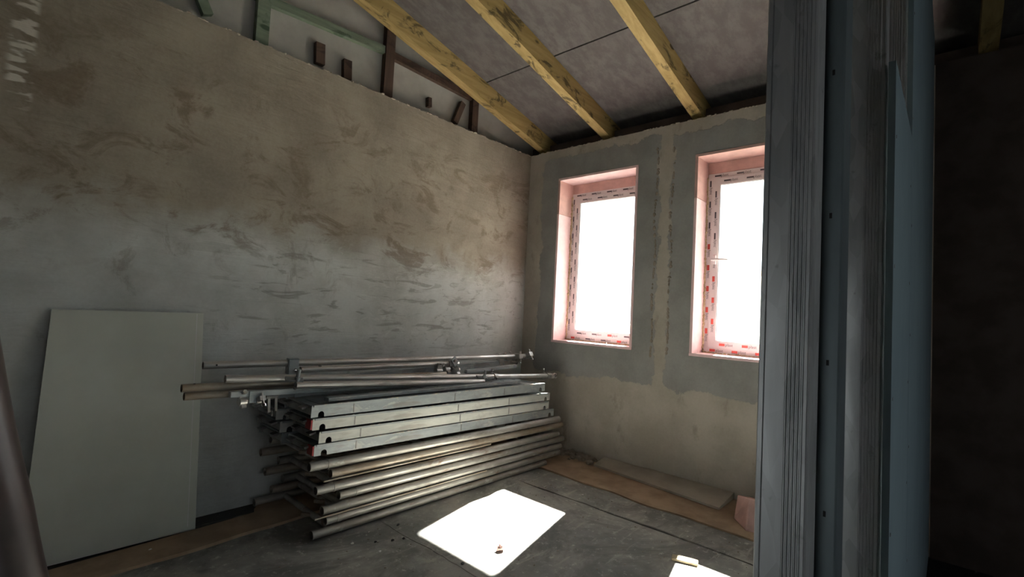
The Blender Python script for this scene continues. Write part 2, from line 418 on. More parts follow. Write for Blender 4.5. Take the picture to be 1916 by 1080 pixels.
# gable above it: white boards, posts, battens, blocks
wg = tag(MB().box((XB, .13, 2.6), (XO, .22, 4.6)).build('wall_gable', 'gable'), 'white boarded gable set back above the plastered wall', kind='structure')
edges = [XB, -4.3, -3.45, -2.558, -1.64, -.74, XO]
for a, b in zip(edges[:-1], edges[1:]):
    MB().prism([(a+.002, 2.70), (b-.002, 2.70), (b-.002, roofz(b, RT)-.004), (a+.002, roofz(a, RT)-.004)], .085, .129, 'y').build('panel', 'gable', wg)
def upright(x0, x1, z0, mat, name='post', lean=0):
    MB().prism([(x0, z0), (x1, z0), (x1+lean, roofz(x1, RT)-.01), (x0+lean, roofz(x0, RT)-.01)], .035, .084, 'y').build(name, mat, wg)
upright(-2.596, -2.521, 2.72, 'green_wood'); upright(-1.69, -1.612, 2.72, 'brown_wood'); upright(-.785, -.715, 2.72, 'brown_wood'); upright(-3.49, -3.415, 2.72, 'brown_wood')
def batten(x0, x1, za, zb, hgt, mat): MB().prism([(x0, za), (x1, zb), (x1, zb+hgt), (x0, za+hgt)], .045, .084, 'y').build('batten', mat, wg)
batten(-2.519, -1.692, 3.085, 3.135, .055, 'green_wood'); batten(-1.610, -.787, 3.125, 3.10, .055, 'brown_wood'); batten(-3.413, -2.598, 3.06, 3.085, .055, 'green_wood')
def block(p, q, w, mat):
    MB().bar((p[0], .064, p[1]), (q[0], .064, q[1]), .040, w, (1, 0, 0)).build('wood_block', mat, wg)
block((-2.178, 2.85), (-2.185, 2.99), .062, 'brown_wood'); block((-1.975, 2.825), (-1.982, 2.96), .060, 'brown_wood')
block((-.965, 2.84), (-.885, 3.04), .052, 'brown_wood'); block((-1.245, 2.88), (-1.25, 2.955), .035, 'brown_wood'); block((-2.85, 2.86), (-2.93, 3.02), .055, 'green_wood')

# window wall, built around the two openings
mb = MB(); ys = [.10, WIN[0][0], WIN[0][1], WIN[1][0], WIN[1][1], YR]
for i in range(5):
    if i % 2 == 0: mb.box((0, ys[i], 0), (XO, ys[i+1], H))
    else: mb.box((0, ys[i], 0), (XO, ys[i+1], Z0)); mb.box((0, ys[i], Z1), (XO, ys[i+1], H))
ww = tag(mb.build('wall_window', 'wall_window', fixn=False), 'rough plastered window wall with darker render patched round two windows', kind='structure')
mb = MB()
for i in range(90):
    y = random.uniform(-2.6, -.02)
    mb.lump((random.uniform(-.006, .002), y, H+random.uniform(-.004, .003)), (.006, random.uniform(.008, .025), random.uniform(.003, .007)), 1, i+300)
tag(mb.build('plaster_crumbs', 'lip', ww), kind='stuff')
# thick ragged plaster edge running down between the two patches
mb = MB()
for side in (-1.352, -1.487):
    for i, z in enumerate(lin(.95, 2.62, 60)):
        if random.random() < .7:
            mb.lump((0, side + .018*mnoise.noise(Vector((z*4, side, 0))), z), (.007, random.uniform(.006, .016), random.uniform(.01, .026)), 1, i)
tag(mb.build('plaster_ridge', 'mortar', ww), kind='stuff')

# the dark room beyond the partition and the walls behind the camera
mb = MB(); by0, by1, bz0, bz1 = -2.98, -2.40, .25, 1.15  # unseen opening added behind the camera to light the studs
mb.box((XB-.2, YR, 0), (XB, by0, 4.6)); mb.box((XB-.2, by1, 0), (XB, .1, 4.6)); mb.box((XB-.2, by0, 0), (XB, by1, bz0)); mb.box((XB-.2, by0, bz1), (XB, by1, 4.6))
tag(mb.build('wall_back', 'wall_back', fixn=False), 'dark masonry wall closing the building, with an unseen opening added for light', kind='structure')
mb = MB(); ox0, ox1, oz0, oz1 = -3.0, -2.3, .7, 1.7  # unseen opening added to light the bluish partition board
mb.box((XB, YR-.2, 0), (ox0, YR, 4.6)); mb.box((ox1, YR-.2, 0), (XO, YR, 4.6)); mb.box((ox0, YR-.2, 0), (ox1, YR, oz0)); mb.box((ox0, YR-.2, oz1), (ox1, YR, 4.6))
tag(mb.build('wall_right', 'wall_back', fixn=False), 'dark masonry side wall with an unseen opening added to light the board', kind='structure')
tag(MB().box((-.012, YR, 0), (-.001, -3.056, H)).build('wall_far_room', 'wall_back'), 'dark end wall of the next room', kind='structure')  # thin dark facing over the end wall of the next room

# roof: fibre boards on the rafters, seam between two rows
def slab(x0, x1, y0, y1, zb, th):
    return MB().prism([(x0, roofz(x0, zb)), (x1, roofz(x1, zb)), (x1, roofz(x1, zb+th)), (x0, roofz(x0, zb+th))], y0, y1, 'y')
ce = tag(slab(XB-.2, 1.0, YR-.3, .5, RT+.03, .08).build('ceiling', 'black'), 'sloping roof deck over the rafters', kind='structure')
RAF = [(-.060, -.140), (-.785, -.868), (-1.600, -1.683), (-2.42, -2.50), (-3.24, -3.32), (-4.06, -4.14), (-4.88, -4.96)]
rows = [(XB, -3.30), (-3.292, -2.05), (-2.042, -.806), (-.794, .98)]
ysplit = [.21] + [(a+b)/2 for a, b in RAF[1:]] + [YR]
for (x0, x1) in rows:
    for a, b in zip(ysplit[:-1], ysplit[1:]):
        slab(x0, x1, b+.001, a-.001, RT, .028).build('roof_panel', 'roof', ce)
tag(MB().box((.862, YR-.3, 2.537), (.89, .5, 2.86)).build('trim_1', 'outside'), 'fascia board along the eaves outside', kind='structure')
mb = MB()  # filling added between the rafters to stop daylight leaking in
for a, b in zip([(.21, .084)] + RAF, RAF + [(YR, YR)]):
    mb.box((.12, a[1]-.001, H+.001), (.44, b[0]+.001, roofz(.44, RT)-.002))
tag(mb.build('trim_2', 'wall_back', fixn=False), 'dark filling added between rafter feet above the wall to block daylight', kind='structure')

rl = ['pale timber rafter set against the gable, dark mould streaks on both visible faces',
      'pale timber rafter next along from the gable rafter, knotty yellow underside',
      'pale timber rafter above the pier between the two windows',
      'pale timber rafter above the second window, largely behind the steel studs']
for i, (a, b) in enumerate(RAF[:5]):
    x1, x0 = .84, -5.9
    mb = MB(); xs = lin(x0, x1, 60); vs = []
    for x in xs:
        w = .004*mnoise.noise(Vector((x*2.2, i*3.3, 0)))
        vs += [(x, a+w, roofz(x, RB)+w), (x, b+w, roofz(x, RB)-w), (x, b+w, roofz(x, RT)-.001), (x, a+w, roofz(x, RT)-.001)]
    fs = [(0, 1, 2, 3), tuple(4*(len(xs)-1)+k for k in (3, 2, 1, 0))]
    for k in range(len(xs)-1):
        for e in range(4): fs.append((4*k+e, 4*k+4+e, 4*k+4+(e+1)%4, 4*k+(e+1)%4))
    o = mb.add(vs, fs).build('roof_rafter', 'rafter')
    tag(o, rl[i] if i < 4 else 'pale timber rafter over the partition studs', 'rafter', 'roof rafters')

# ------------------------------------------------------------------ windows
def text_mesh(body, size):
    c = bpy.data.curves.new('lettering', 'FONT'); c.body = body; c.size = size; c.extrude = .0002
    o = bpy.data.objects.new('lettering', c); col.objects.link(o)
    dg = bpy.context.evaluated_depsgraph_get(); dg.update()
    me = bpy.data.meshes.new_from_object(o.evaluated_get(dg)); bpy.data.objects.remove(o)
    return [tuple(v.co) for v in me.vertices], [tuple(p.vertices) for p in me.polygons]
TXT = text_mesh('plast', .030)
def window(idx, ya, yb, handle):
    root = tag(empty('window_%d' % idx, (0.0, (ya+yb)/2, Z0)), kind='structure')
    root['label'] = ['window nearer the room corner, white frame in pink foam reveals', 'window beside the steel studs, with white handle on its sash'][idx-1]
    e = .001
    # pink foam reveal boards
    JT = 2.18
    bd = lambda a, b, m, nm='reveal_board': child(MB().box(a, b), nm, m, root, bevel=.002)
    t = .022
    bd((-.004, ya-t, Z0+t), (.235, ya-e, JT-.0015), 'pink'); bd((-.006, ya-t-.002, JT+.0015), (.235, ya-e, Z1-t), 'pink_dirty')
    bd((-.004, yb+e, Z0+t), (.235, yb+t, Z1-t), 'pink')
    bd((-.006, yb+e, Z1-t), (.235, ya-e, Z1-e), 'pink_dirty' if idx == 2 else 'pink')
    bd((-.010, yb+e, Z0+e), (.235, ya-e, Z0+t), 'pink')
    # pink foam upstand above the frame head
    bd((.205, yb+t+e, 2.405), (.235, ya-t-e, Z1-t-e), 'pink_dirty')
    # frame and sash
    X0, X1 = .20, .27
    fy0, fy1, fz0, fz1 = ya-.028, yb+.028, Z0+.026, 2.404
    def ring(y0, y1, z0, z1, w, xa, xb, name, mat):
        poly = [(y0, z0), (y1, z0), (y1, z1), (y0, z1)]
        mb = MB(); vs = []
        for x in (xa, xb):
            vs += [(x, y0, z0), (x, y1, z0), (x, y1, z1), (x, y0, z1), (x, y0-w, z0+w), (x, y1+w, z0+w), (x, y1+w, z1-w), (x, y0-w, z1-w)]
        fs = []
        for k in range(4):
            j = (k+1) % 4
            fs += [(k, j, 4+j, 4+k), (8+k, 12+k, 12+j, 8+j), (k, 8+k, 8+j, j), (4+k, 4+j, 12+j, 12+k)]
        return child(mb.add(vs, fs), name, mat, root, bevel=.003)
    ring(fy0, fy1, fz0, fz1, .048, X0, X1, 'window_frame', 'pvc')
    sy0, sy1, sz0, sz1 = fy0-.040, fy1+.040, fz0+.040, fz1-.040
    ring(sy0, sy1, sz0, sz1, .056, X0-.012, X1-.012, 'window_sash', 'pvc')
    ring(sy0-.054, sy1+.054, sz0+.054, sz1-.054, .005, X0-.008, X0+.0, 'gasket', 'gasket')
    child(MB().box((.222, sy0-.050, sz0+.050), (.234, sy1+.050, sz1-.050)), 'pane', 'glass', root)
    # printed protective film: red blocks and lettering
    red, drk = MB(), MB(); rnd = random.Random(idx*11)
    def mark(face_x, along, pos, cross, kind):
        L, Hh = .042, .019
        if kind == 'r':
            if along == 'z': red.box((face_x-.0006, cross-Hh/2, pos), (face_x-.0001, cross+Hh/2, pos+L))
            else: red.box((face_x-.0006, pos-L, cross-Hh/2), (face_x-.0001, pos, cross+Hh/2))
        elif kind == 'd':
            L = .05
            if along == 'z': drk.box((face_x-.0006, cross-.006, pos), (face_x-.0001, cross+.006, pos+L))
            else: drk.box((face_x-.0006, pos-L, cross-.006), (face_x-.0001, pos, cross+.006))
        else:
            vs = []
            for (a, b, c_) in TXT[0]:
                if along == 'z': vs.append((face_x-.0005+c_, cross-.008+b, pos-a))
                else: vs.append((face_x-.0005+c_, pos-a, cross-.009+b))
            drk.add(vs, TXT[1])
    def run(along, lo, hi, crosses, fx, low_red):
        for ci, cr in enumerate(crosses):
            p = lo + .02 + ci*.075
            while p < hi-.10:
                reddish = low_red(p)
                if along == 'z':
                    mark(fx[ci], 'z', p+.075, cr, 'r' if reddish else 'd'); mark(fx[ci], 'z', p+.070, cr, 't')
                else:
                    mark(fx[ci], 'y', -p, cr, 'r' if reddish else 'd'); mark(fx[ci], 'y', -p-.046, cr, 't')
                p += .165
    fxs = [X0, X0-.012]
    run('z', fz0+.05, fz1-.05, [fy0-.020, sy0-.028], fxs, lambda p: idx == 2 and p < 1.75)
    run('z', fz0+.05, fz1-.05, [fy1+.020, sy1+.028], fxs, lambda p: idx == 2 and p < 1.75)
    run('y', -fy0+.03, -fy1-.02, [fz0+.020, sz0+.028], fxs, lambda p: idx == 2 or rnd.random() < .5)
    run('y', -fy0+.03, -fy1-.02, [fz1-.020, sz1-.028], fxs, lambda p: False)
    child(red, 'film_print', 'print_red', root, fixn=False); child(drk, 'film_lettering', 'print_dark', root, fixn=False)
    # lumpy expanding foam in the joint
    mb = MB()
    for i, z in enumerate(lin(fz0+.01, 2.36, 46)):
        mb.lump((.196+rnd.uniform(-.004, .004), ya-.026+rnd.uniform(-.004, .004), z), (rnd.uniform(.008, .016), rnd.uniform(.006, .012), rnd.uniform(.014, .026)), 1, i)
    for i, y in enumerate(lin(ya-.05, yb+.05, 26)):
        mb.lump((.194, y, fz0-.002), (rnd.uniform(.006, .014), rnd.uniform(.012, .03), rnd.uniform(.005, .011)), 1, i+70)
    child(mb, 'foam_bead', 'foam', root)
    if handle:
        mb = MB(); hy, hz = sy0-.028, 1.72
        mb.box((.176, hy-.014, hz-.035), (.189, hy+.014, hz+.035)); mb.tube([(.185, hy, hz), (.150, hy, hz)], .009, 12)
        mb.tube([(.150, hy+.008, hz), (.146, hy-.05, hz), (.148, hy-.115, hz-.003)], [.010, .0095, .008], 12)
        child(mb, 'window_handle', 'pvc', root)
    return root
window(1, *WIN[0], False); window(2, *WIN[1], True)

# ------------------------------------------------------------------ outside
tag(MB().box((.46, -40, -.5), (90, 60, -.3)).build('ground', 'ground'), 'pale ground outside the windows', kind='structure')
sh = empty('garden_building', (10, -1.5, -.3)); tag(sh, 'low pale building seen through the window with the handle', 'building')
child(MB().box((8, -4.5, -.3), (12, 1.6, 2.28)), 'wall', 'outside', sh); child(MB().box((7.85, -4.7, 2.28), (12.2, 1.8, 2.40)), 'roof_edge', 'mortar', sh)

# ------------------------------------------------------------------ scaffold stack
def ring_collar(mb, c, d, r, w, n=16):
    c, d = Vector(c), Vector(d).normalized(); mb.tube([c-d*w/2, c+d*w/2], r, n)
def coupler(parent_root, c, axis, r, seed, big=1.0):
    """half-ring clamp with jaw, bolt and nut, around a tube at c"""
    c, axis = Vector(c), Vector(axis).normalized(); rnd = random.Random(seed)
    a = rnd.uniform(0, 6.28); u = axis.cross(Vector((0, 0, 1))).normalized(); v = u.cross(axis)
    out = u*math.cos(a) + v*math.sin(a); sd_ = axis.cross(out)
    mb = MB(); mb.tube([c-axis*.022*big, c+axis*.022*big], r+.006, 16)
    mb.bar(c+out*(r+.002), c+out*(r+.036*big), .036*big, .030*big, tuple(sd_))
    mb.bar(c-out*(r+.002), c-out*(r+.026*big), .030*big, .022*big, tuple(sd_))
    mb.tube([c+out*(r+.03*big)-sd_*.035*big, c+out*(r+.03*big)+sd_*.04*big], .006, 8)
    o = child(mb, 'coupler', 'clamp', parent_root)
    mb = MB(); e = c+out*(r+.03*big)+sd_*.038*big; mb.tube([e, e+sd_*.012], .012, 6)
    b = mb.build('bolt', 'bright'); b.data.transform(parent_root.matrix_world.inverted()); b.parent = o
    return o

frames = [  # x left, z left, x right, z right of the front tube; x left of the back tube
    (-2.397, .036, -.447, .030, -2.45), (-2.326, .093, -.263, .082, -2.36), (-2.348, .149, -.252, .133, -2.30),
    (-2.252, .203, -.202, .184, -2.40), (-2.391, .262, -.291, .240, -2.33), (-2.307, .330, -.228, .302, -2.44), (-2.434, .392, -.285, .360, -2.38)]
fl_lab = ['resting on the dark floor, lowest in the stack', 'second from the floor, with a taped collar at its end', 'third from the floor in the stack',
          'fourth from the floor, its end set back from its neighbours', 'fifth from the floor, clean grey tube with a collar', 'sixth from the floor, brownish tube', 'directly under the steel decks, top of the tube frames']
for i, (xl, zl, xr, zr, xb) in enumerate(frames):
    yf = -.69 + (.012 if i in (3, 5) else 0); yb = -.075 - .01*(i % 3)
    root = tag(empty('tube_scaffold', ((xl+xr)/2, -.4, 0)), 'tube scaffold section, ' + fl_lab[i], 'scaffold', 'stacked tube scaffold sections')
    bpy.context.view_layer.update()
    R = .0235
    mat = 'tube_rusty' if i in (5,) else 'tube'
    child(MB().tube([(xl, yf, zl), (xr, yf, zr)], R, 20, .0035), 'front_tube', mat, root, fixn=False)
    L = xr-xl
    zs = lambda x: zl + (zr-zl)*(x-xl)/L
    child(MB().tube([(xb, yb, zs(xb)), (xb+L-.05, yb, zs(xb+L-.05))], R, 16, .0035), 'back_tube', 'tube_rusty' if i % 2 else 'tube', root, fixn=False)
    for fx in ((.06, .97) if i < 6 else (.05, .115, .225, .34, .5, .66, .82, .97)):
        x = xl + L*fx
        child(MB().tube([(x, yf, zs(x)), (x+.01, yb, zs(x))], .017, 12), 'rung', 'tube', root)
    child(MB().tube([(xl+.30, yf, zs(xl+.3)), (xl+.08, yf+.28, zs(xl))], .012, 10), 'brace', 'tube_rusty', root)
    if i in (1, 4, 6, 3):
        mb = MB(); x = xl + (.075 if i == 1 else .10); ring_collar(mb, (x, yf, zs(x)), (L, 0, zr-zl), R+.0025, .03 if i == 1 else .008)
        child(mb, 'collar', 'tube', root)
    if i in (2, 5):     # thin locking rod wired under the tube
        child(MB().tube([(xl-.05, yf-.026, zl-.024), (xl+.5, yf-.028, zs(xl+.5)-.023), (xl+1.2, yf-.026, zs(xl+1.2)-.023)], .005, 8), 'locking_rod', 'tube_rusty', root)

decks = [  # x left, z bottom left, z top left, x right, z bottom right
    (-2.410, .440, .497, -.350, .395, 'red', 'lowest of the four, one red end cap'), (-2.388, .502, .562, -.422, .460, None, 'third from the top, its end set back'),
    (-2.428, .576, .634, -.413, .530, 'red', 'second from the top, one red end cap and a cracked seam'), (-2.439, .643, .704, -.485, .612, None, 'topmost, splashed with dried cement under the loose rails')]
for i, (xl, zb, zt, xr, zbr, capm, lab) in enumerate(decks):
    L = xr-xl; hgt = zt-zb; ang = math.atan2(zbr-zb, L)
    yf = -.685
    for row in (0, 1):
        dx = 0 if row == 0 else random.uniform(-.10, .02)
        y0 = yf if row == 0 else -.355; y1 = y0 + .315
        root = empty('scaffold_deck', (xl+dx, y0, zb)); root.rotation_euler = (0, -ang, 0)
        tag(root, ('front steel deck plank, ' + lab) if row == 0 else 'steel scaffold deck plank by the wall, behind the ' + ['lowest', 'third', 'second', 'topmost'][i] + ' front plank', 'scaffold deck', 'stacked scaffold decks')
        def side(yc, name):
            poly = [(0, 0)]
            for c_ in (.055, L-.055):
                poly.append((c_-.017, 0))
                for k in range(9):
                    a = math.pi - math.pi*k/8; poly.append((c_+.017*math.cos(a), .012+.017*math.sin(a)))
                poly.append((c_+.017, 0))
            poly += [(L, 0), (L, hgt), (0, hgt)]
            mb = MB().prism(poly, yc, yc+.004, 'y')
            return mb.build(name, 'deck_pale' if i in (1, 2) else 'deck', root)
        side(0, 'side_panel'); side(.311, 'side_panel')
        mb = MB(); mb.box((.012, .005, hgt-.014), (L-.012, .310, hgt-.004))
        for k in range(14): mb.box((.06+k*(L-.14)/13, .02, hgt-.004), (.066+k*(L-.14)/13, .295, hgt-.001))
        mb.build('deck_plate', 'deck', root)
        MB().box((.010, -.006, hgt-.007), (L-.02, .010, hgt+.002)).build('lip', 'deck', root)
        if row == 0:
            mb = MB(); rr = random.Random(i*7+1)
            for k in range(60):
                q = rr.random()**.8*(L-.1)+.03; mb.lump((q, -.003, hgt+.001), (rr.uniform(.004, .022), .004, rr.uniform(.0015, .0045)), 1, k+i*90, 1, .6)
            tag(mb.build('cement_splash', 'lip', root), kind='stuff')
        for xe in (.002, L-.008): MB().box((xe, .005, .012), (xe+.006, .310, hgt-.014)).build('end_plate', 'coupler', root)  # end plates take a darker steel, shade put into their colour
        for k in (.24, .24+.38*L, .75*L):
            if row == 0: MB().box((k, -.0015, .004), (k+.006, .0, hgt-.008)).build('weld_seam', 'coupler', root)
        for yy in (.05, .225):
            mb = MB(); mb.bar((.004, yy+.02, hgt-.012), (-.030, yy+.02, hgt-.020), .050, .010); mb.build('hook', 'coupler', root)
        if capm and row == 0: MB().box((-.010, .0, .004), (-.001, .06, hgt-.004)).build('end_cap', capm, root, bevel=.002)

def rail(name, label, pts, r, mat='rail', cat='rail', hollow=.003, group='loose rails on top of the stack'):
    pts = [Vector(p) for p in pts]
    root = tag(empty(name, tuple((pts[0]+pts[-1])/2)), label, cat, group); bpy.context.view_layer.update()
    child(MB().tube(pts, r, 18, hollow), 'tube', mat, root, fixn=False)
    return root
# G1 long back rail with a bracket
a, b = Vector((-2.824, -.25, .883)), Vector((-.182, -.25, .841)); d = b-a
g1 = rail('guard_rail', 'long grey rail tube highest on the stack with a bolted bracket', [a, b], .0195)
pin = a + d*.022; child(MB().tube([pin+Vector((0, -.0205, .002)), pin+Vector((0, -.019, .002))], .005, 10), 'pin_hole', 'black', g1)
bk = a + d*.175
mb = MB(); mb.bar(bk+Vector((-.03, -.022, .0)), bk+Vector((.03, -.022, 0)), .008, .052); mb.bar(bk+Vector((-.026, -.005, .024)), bk+Vector((.026, -.005, .024)), .042, .008)
mb.bar(bk+Vector((0, -.026, .02)), bk+Vector((0, -.026, -.062)), .008, .056, (1, 0, 0)); mb.bar(bk+Vector((-.028, -.008, .02)), bk+Vector((-.028, -.008, -.062)), .034, .008, (1, 0, 0))
br = child(mb, 'bracket', 'deck', g1)
mb = MB().lump(bk+Vector((.008, -.034, -.040)), (.011, .008, .011), 2, 3, 1, .02); o = child(mb, 'bolt_head', 'bright', g1)
for k, dd in enumerate((.93, .985)): coupler(g1, a+d*dd + Vector((0, 0, -.004 if k else 0)), d, .0195, 31+k, 1.25)
mb = MB(); e = b; mb.bar(e+Vector((-.02, -.0, .022)), e+Vector((.022, 0, .022)), .04, .008); mb.bar(e+Vector((.018, 0, .024)), e+Vector((.022, 0, -.03)), .04, .008); mb.tube([e+Vector((.018, -.02, .02)), e+Vector((.018, .02, .02))], .012, 12)
child(mb, 'end_fitting', 'deck', g1)
# G2 second back rail, ends in a hinge fitting
a, b = Vector((-2.325, -.285, .8365)), Vector((-1.155, -.285, .822)); d = b-a
g2 = rail('guard_rail', 'shorter rail tube ending in a tilted flat hinge tab', [a, b], .019)
mb = MB(); mb.bar(b+Vector((-.03, -.012, .0)), b+Vector((.018, -.012, .012)), .022, .040)
mb.bar(b+Vector((-.008, -.03, .042)), b+Vector((.04, -.03, -.022)), .007, .046, (.6, 0, .8)); child(mb, 'hinge_tab', 'deck', g2)
child(MB().tube([b+Vector((.006, -.042, .022)), b+Vector((.006, -.026, .022))], .009, 10), 'hinge_pin', 'coupler', g2)
coupler(g2, b+Vector((-.05, -.01, -.045)), d, .017, 44); coupler(g2, b+Vector((.045, -.02, -.055)), d, .015, 47, .9)
coupler(g2, b+Vector((-.13, -.01, -.05)), d, .017, 51, 1.2); coupler(g2, b+Vector((-.005, -.03, -.05)), Vector((.3, 1, .3)), .015, 58, 1.2)
pn = a+d*.10; child(MB().lump(pn+Vector((0, -.006, .019)), (.012, .01, .007), 1, 5), 'rivet', 'coupler', g2)
# G4 front rail tilting down to the right, clamp at far end
a, b = Vector((-2.796, -.50, .843)), Vector((-.20, -.50, .690)); d = b-a
g4 = rail('guard_rail', 'long front rail tube with an open clamp on its end by the windows', [a, b], .0195)
coupler(g4, b-d*.002, d, .0195, 61, 1.25); coupler(g4, b+d.normalized()*.035, Vector((0, .6, 1)), .014, 66, .8); coupler(g4, a+d*.735, d, .0195, 63, .85)
mb = MB(); mb.tube([b+Vector((.02, -.02, .01)), b+Vector((.06, -.03, -.02)), b+Vector((.085, -.03, -.012))], .007, 8); child(mb, 'swing_bolt', 'clamp', g4)
# G5 shorter tube in front of it with pinched eye ends
a, b = Vector((-2.472, -.557, .797)), Vector((-1.07, -.557, .713)); d = b-a
g5 = rail('brace_tube', 'front brace tube with a pinched eye lug on each end', [a, b], .019, cat='brace')
for e, sg in ((a, -1), (b, 1)):
    mb = MB(); p0 = e + Vector((-.012 if sg < 0 else -.01, .012, .012)); mb.bar(p0+Vector((-.035, .01, .022)), p0+Vector((.05, -.012, .010)), .030, .010, (0, -.5, 1))
    mb.tube([p0+Vector((.02, -.006, .004)), p0+Vector((.02, -.014, .030))], .014, 12, .004); child(mb, 'eye_lug', 'deck', g5)
child(MB().lump(b, (.012, .019, .019), 2, 2, 1, .02), 'rounded_end', 'rail', g5)
# G3 pair sticking out over the plasterboard
for k, (dy, dz, x0) in enumerate(((0, .0, -2.965), (.0, -.0395, -2.952))):
    a = Vector((x0, -.455+dy, .806+dz)); b = Vector((-1.35, -.452+dy, .772+dz))
    g = rail('brace_tube', ['dull tube jutting furthest over the plasterboard, upper of a touching pair', 'dull tube jutting over the plasterboard, lower of a touching pair'][k], [a, b], .019, 'tube_rusty', 'brace')
    if k == 0: child(MB().tube([a+Vector((.05, -.008, .0175)), a+Vector((.05, -.008, .0195))], .005, 10), 'pin_hole', 'black', g)
# flat rails lower down with tabs and wedge
def flat(label, a, b, w, hgt, tabs=()):
    a, b = Vector(a), Vector(b)
    root = tag(empty('flat_rail', tuple((a+b)/2)), label, 'rail', 'flat rails under the loose tubes'); bpy.context.view_layer.update()
    child(MB().bar(a, b, w, hgt), 'bar', 'deck', root, bevel=.003)
    for t_, dz in tabs:
        p = a+(b-a)*t_; child(MB().bar(p+Vector((0, -w/2-.003, hgt*.4)), p+Vector((0, -w/2-.003, -dz)), .006, .034, (1, 0, 0)), 'tab', 'deck', root)
    return root
f1 = flat('flat pale rail just below the jutting tubes, with square tabs', (-2.775, -.512, .768), (-1.75, -.511, .738), .035, .030, ((.10, .045), (.13, .05)))
f2 = flat('flat rail at the bottom of the loose rails, lying towards the wall', (-2.58, -.405, .719), (-.75, -.40, .705), .04, .022, ((.10, .012),))
f5 = flat('flat rail lying along the front edge of the topmost front plank', (-2.33, -.625, .718), (-.72, -.60, .693), .05, .020)
f3 = flat('bright flat rail lying at the back beside the wall', (-2.30, -.17, .742), (-.36, -.14, .775), .045, .05)
f4 = flat('bright narrow rail lying between the back rail and the clamped front rail', (-1.02, -.31, .752), (-.42, -.30, .765), .03, .03)
coupler(f1, (-2.72, -.528, .730), (1, .2, 0), .013, 71, .8); coupler(f1, (-2.64, -.528, .728), (1, .1, 0), .013, 72, .8); 
mb = MB(); w0 = Vector((-2.565, -.50, .735))
for dx in (-.018, .018): mb.bar(w0+Vector((dx, 0, .02)), w0+Vector((dx+.006, 0, -.075)), .008, .012, (1, 0, 0))
mb.tube([w0+Vector((-.03, .01, .0)), w0+Vector((.03, .01, .0))], .016, 12); mb.tube([w0+Vector((.004, 0, -.07)), w0+Vector((.006, 0, -.10))], .006, 8)
child(mb, 'wedge', 'coupler', f1)
for k, (px, pz) in enumerate(((-.46, .80), (-.40, .775), (-.34, .81), (-.29, .77), (-.25, .805), (-.21, .775))): coupler(f3, (px, -.15+.01*k, pz), (.3, 1, .2*k), .019, 80+k, 1.25)

# ------------------------------------------------------------------ plasterboard leaning on the left wall
BW, BH, BT = .585, 1.145, .0125
root = empty('plasterboard_sheet', (-3.362, -.160, .010)); root.rotation_euler = (-math.atan2(.135, 1.15), 0, math.radians(-1.0))
tag(root, 'pale plasterboard sheet leaning upright against the plastered wall', 'plasterboard')
MB().prism([(-.080, 0), (BW, 0), (BW-.004, BH), (-.040, BH)], 0, BT, 'y').build('board', 'plasterboard', root)
MB().box((BW-.038, -.0006, .02), (BW-.034, -.0001, BH-.005)).build('edge_strip', 'gypsum', root)
MB().prism([(-.080, -.001), (BW, -.001), (BW, .003), (-.080, .003)], -.0004, BT+.0004, 'y').build('cut_edge', 'gypsum', root)

# ------------------------------------------------------------------ brown roll at the left
pts = [(-3.43, -1.36, .0), (-3.485, -1.325, .25), (-3.54, -1.284, .49), (-3.57, -1.258, .64), (-3.60, -1.236, .77), (-3.627, -1.215, .90), (-3.655, -1.192, 1.05), (-3.69, -1.15, 1.25), (-3.74, -1.05, 1.55), (-3.80, -.86, 1.85), (-3.86, -.58, 2.12), (-3.92, -.25, 2.36), (-3.94, -.12, 2.45)]
def smooth(pts, n=6):
    P_ = [Vector(p) for p in pts]; out = []
    for i in range(len(P_)-1):
        p0, p1, p2, p3 = P_[max(i-1, 0)], P_[i], P_[i+1], P_[min(i+2, len(P_)-1)]
        for k in range(n):
            t = k/n; out.append(.5*((2*p1)+(-p0+p2)*t+(2*p0-5*p1+4*p2-p3)*t*t+(-p0+3*p1-3*p2+p3)*t**3))
    return out+[P_[-1]]
mb = MB().tube([p_ + Vector((-.030, .034, 0)) for p_ in smooth(pts)], .10, 40, .006)
o = mb.build('sheet_roll', 'roll', fixn=False); at_base(o, (-3.46, -1.326, 0)); tag(o, 'dark brown rolled sheet bowed and leaning in front of the plasterboard', 'roll')

# ------------------------------------------------------------------ partition: steel studs and boards
def stud(x, yl, yr, z1, label, deep=.05, flip=1):
    """C profile; web faces the -x side between yl and yr, flanges run towards +x"""
    root = tag(empty('drywall_stud', (x, (yl+yr)/2, 0)), label, 'metal stud', 'partition studs'); bpy.context.view_layer.update()
    w = yl-yr; t = .0009
    pl = []
    pl += [(x+deep-.003, yl-.007), (x+deep, yl-.001), (x+deep, yl), (x+.0012, yl), (x, yl-.0012), (x, yl-.006), (x+.0010, yl-.0075)]
    # web with pressed ribs in its right half
    n = 5; a0, a1 = yl-w*.52, yl-w*.90
    for k in range(n):
        c = a0+(a1-a0)*(k+.5)/n; q = abs(a1-a0)/n*.22
        pl += [(x+.0010, c+q*1.6), (x-.0008, c+q*.6), (x-.0008, c-q*.6), (x+.0010, c-q*1.6)]
    pl += [(x+.0010, yr+.003), (x, yr+.002), (x+.001, yr), (x+deep, yr), (x+deep, yr+.001), (x+deep-.003, yr+.007)]
    child(MB().strip(pl, t, .002, z1), 'profile', 'galv', root)
    return root
ZS = 3.35
s1 = stud(-2.978, -2.957, -3.014, ZS, 'galvanised ribbed steel stud, the wider one standing in front of the other studs')
r2 = tag(empty('drywall_stud', (-2.918, -2.998, 0)), 'galvanised perforated steel stud fixed to the back of the ribbed stud', 'metal stud', 'partition studs'); bpy.context.view_layer.update()
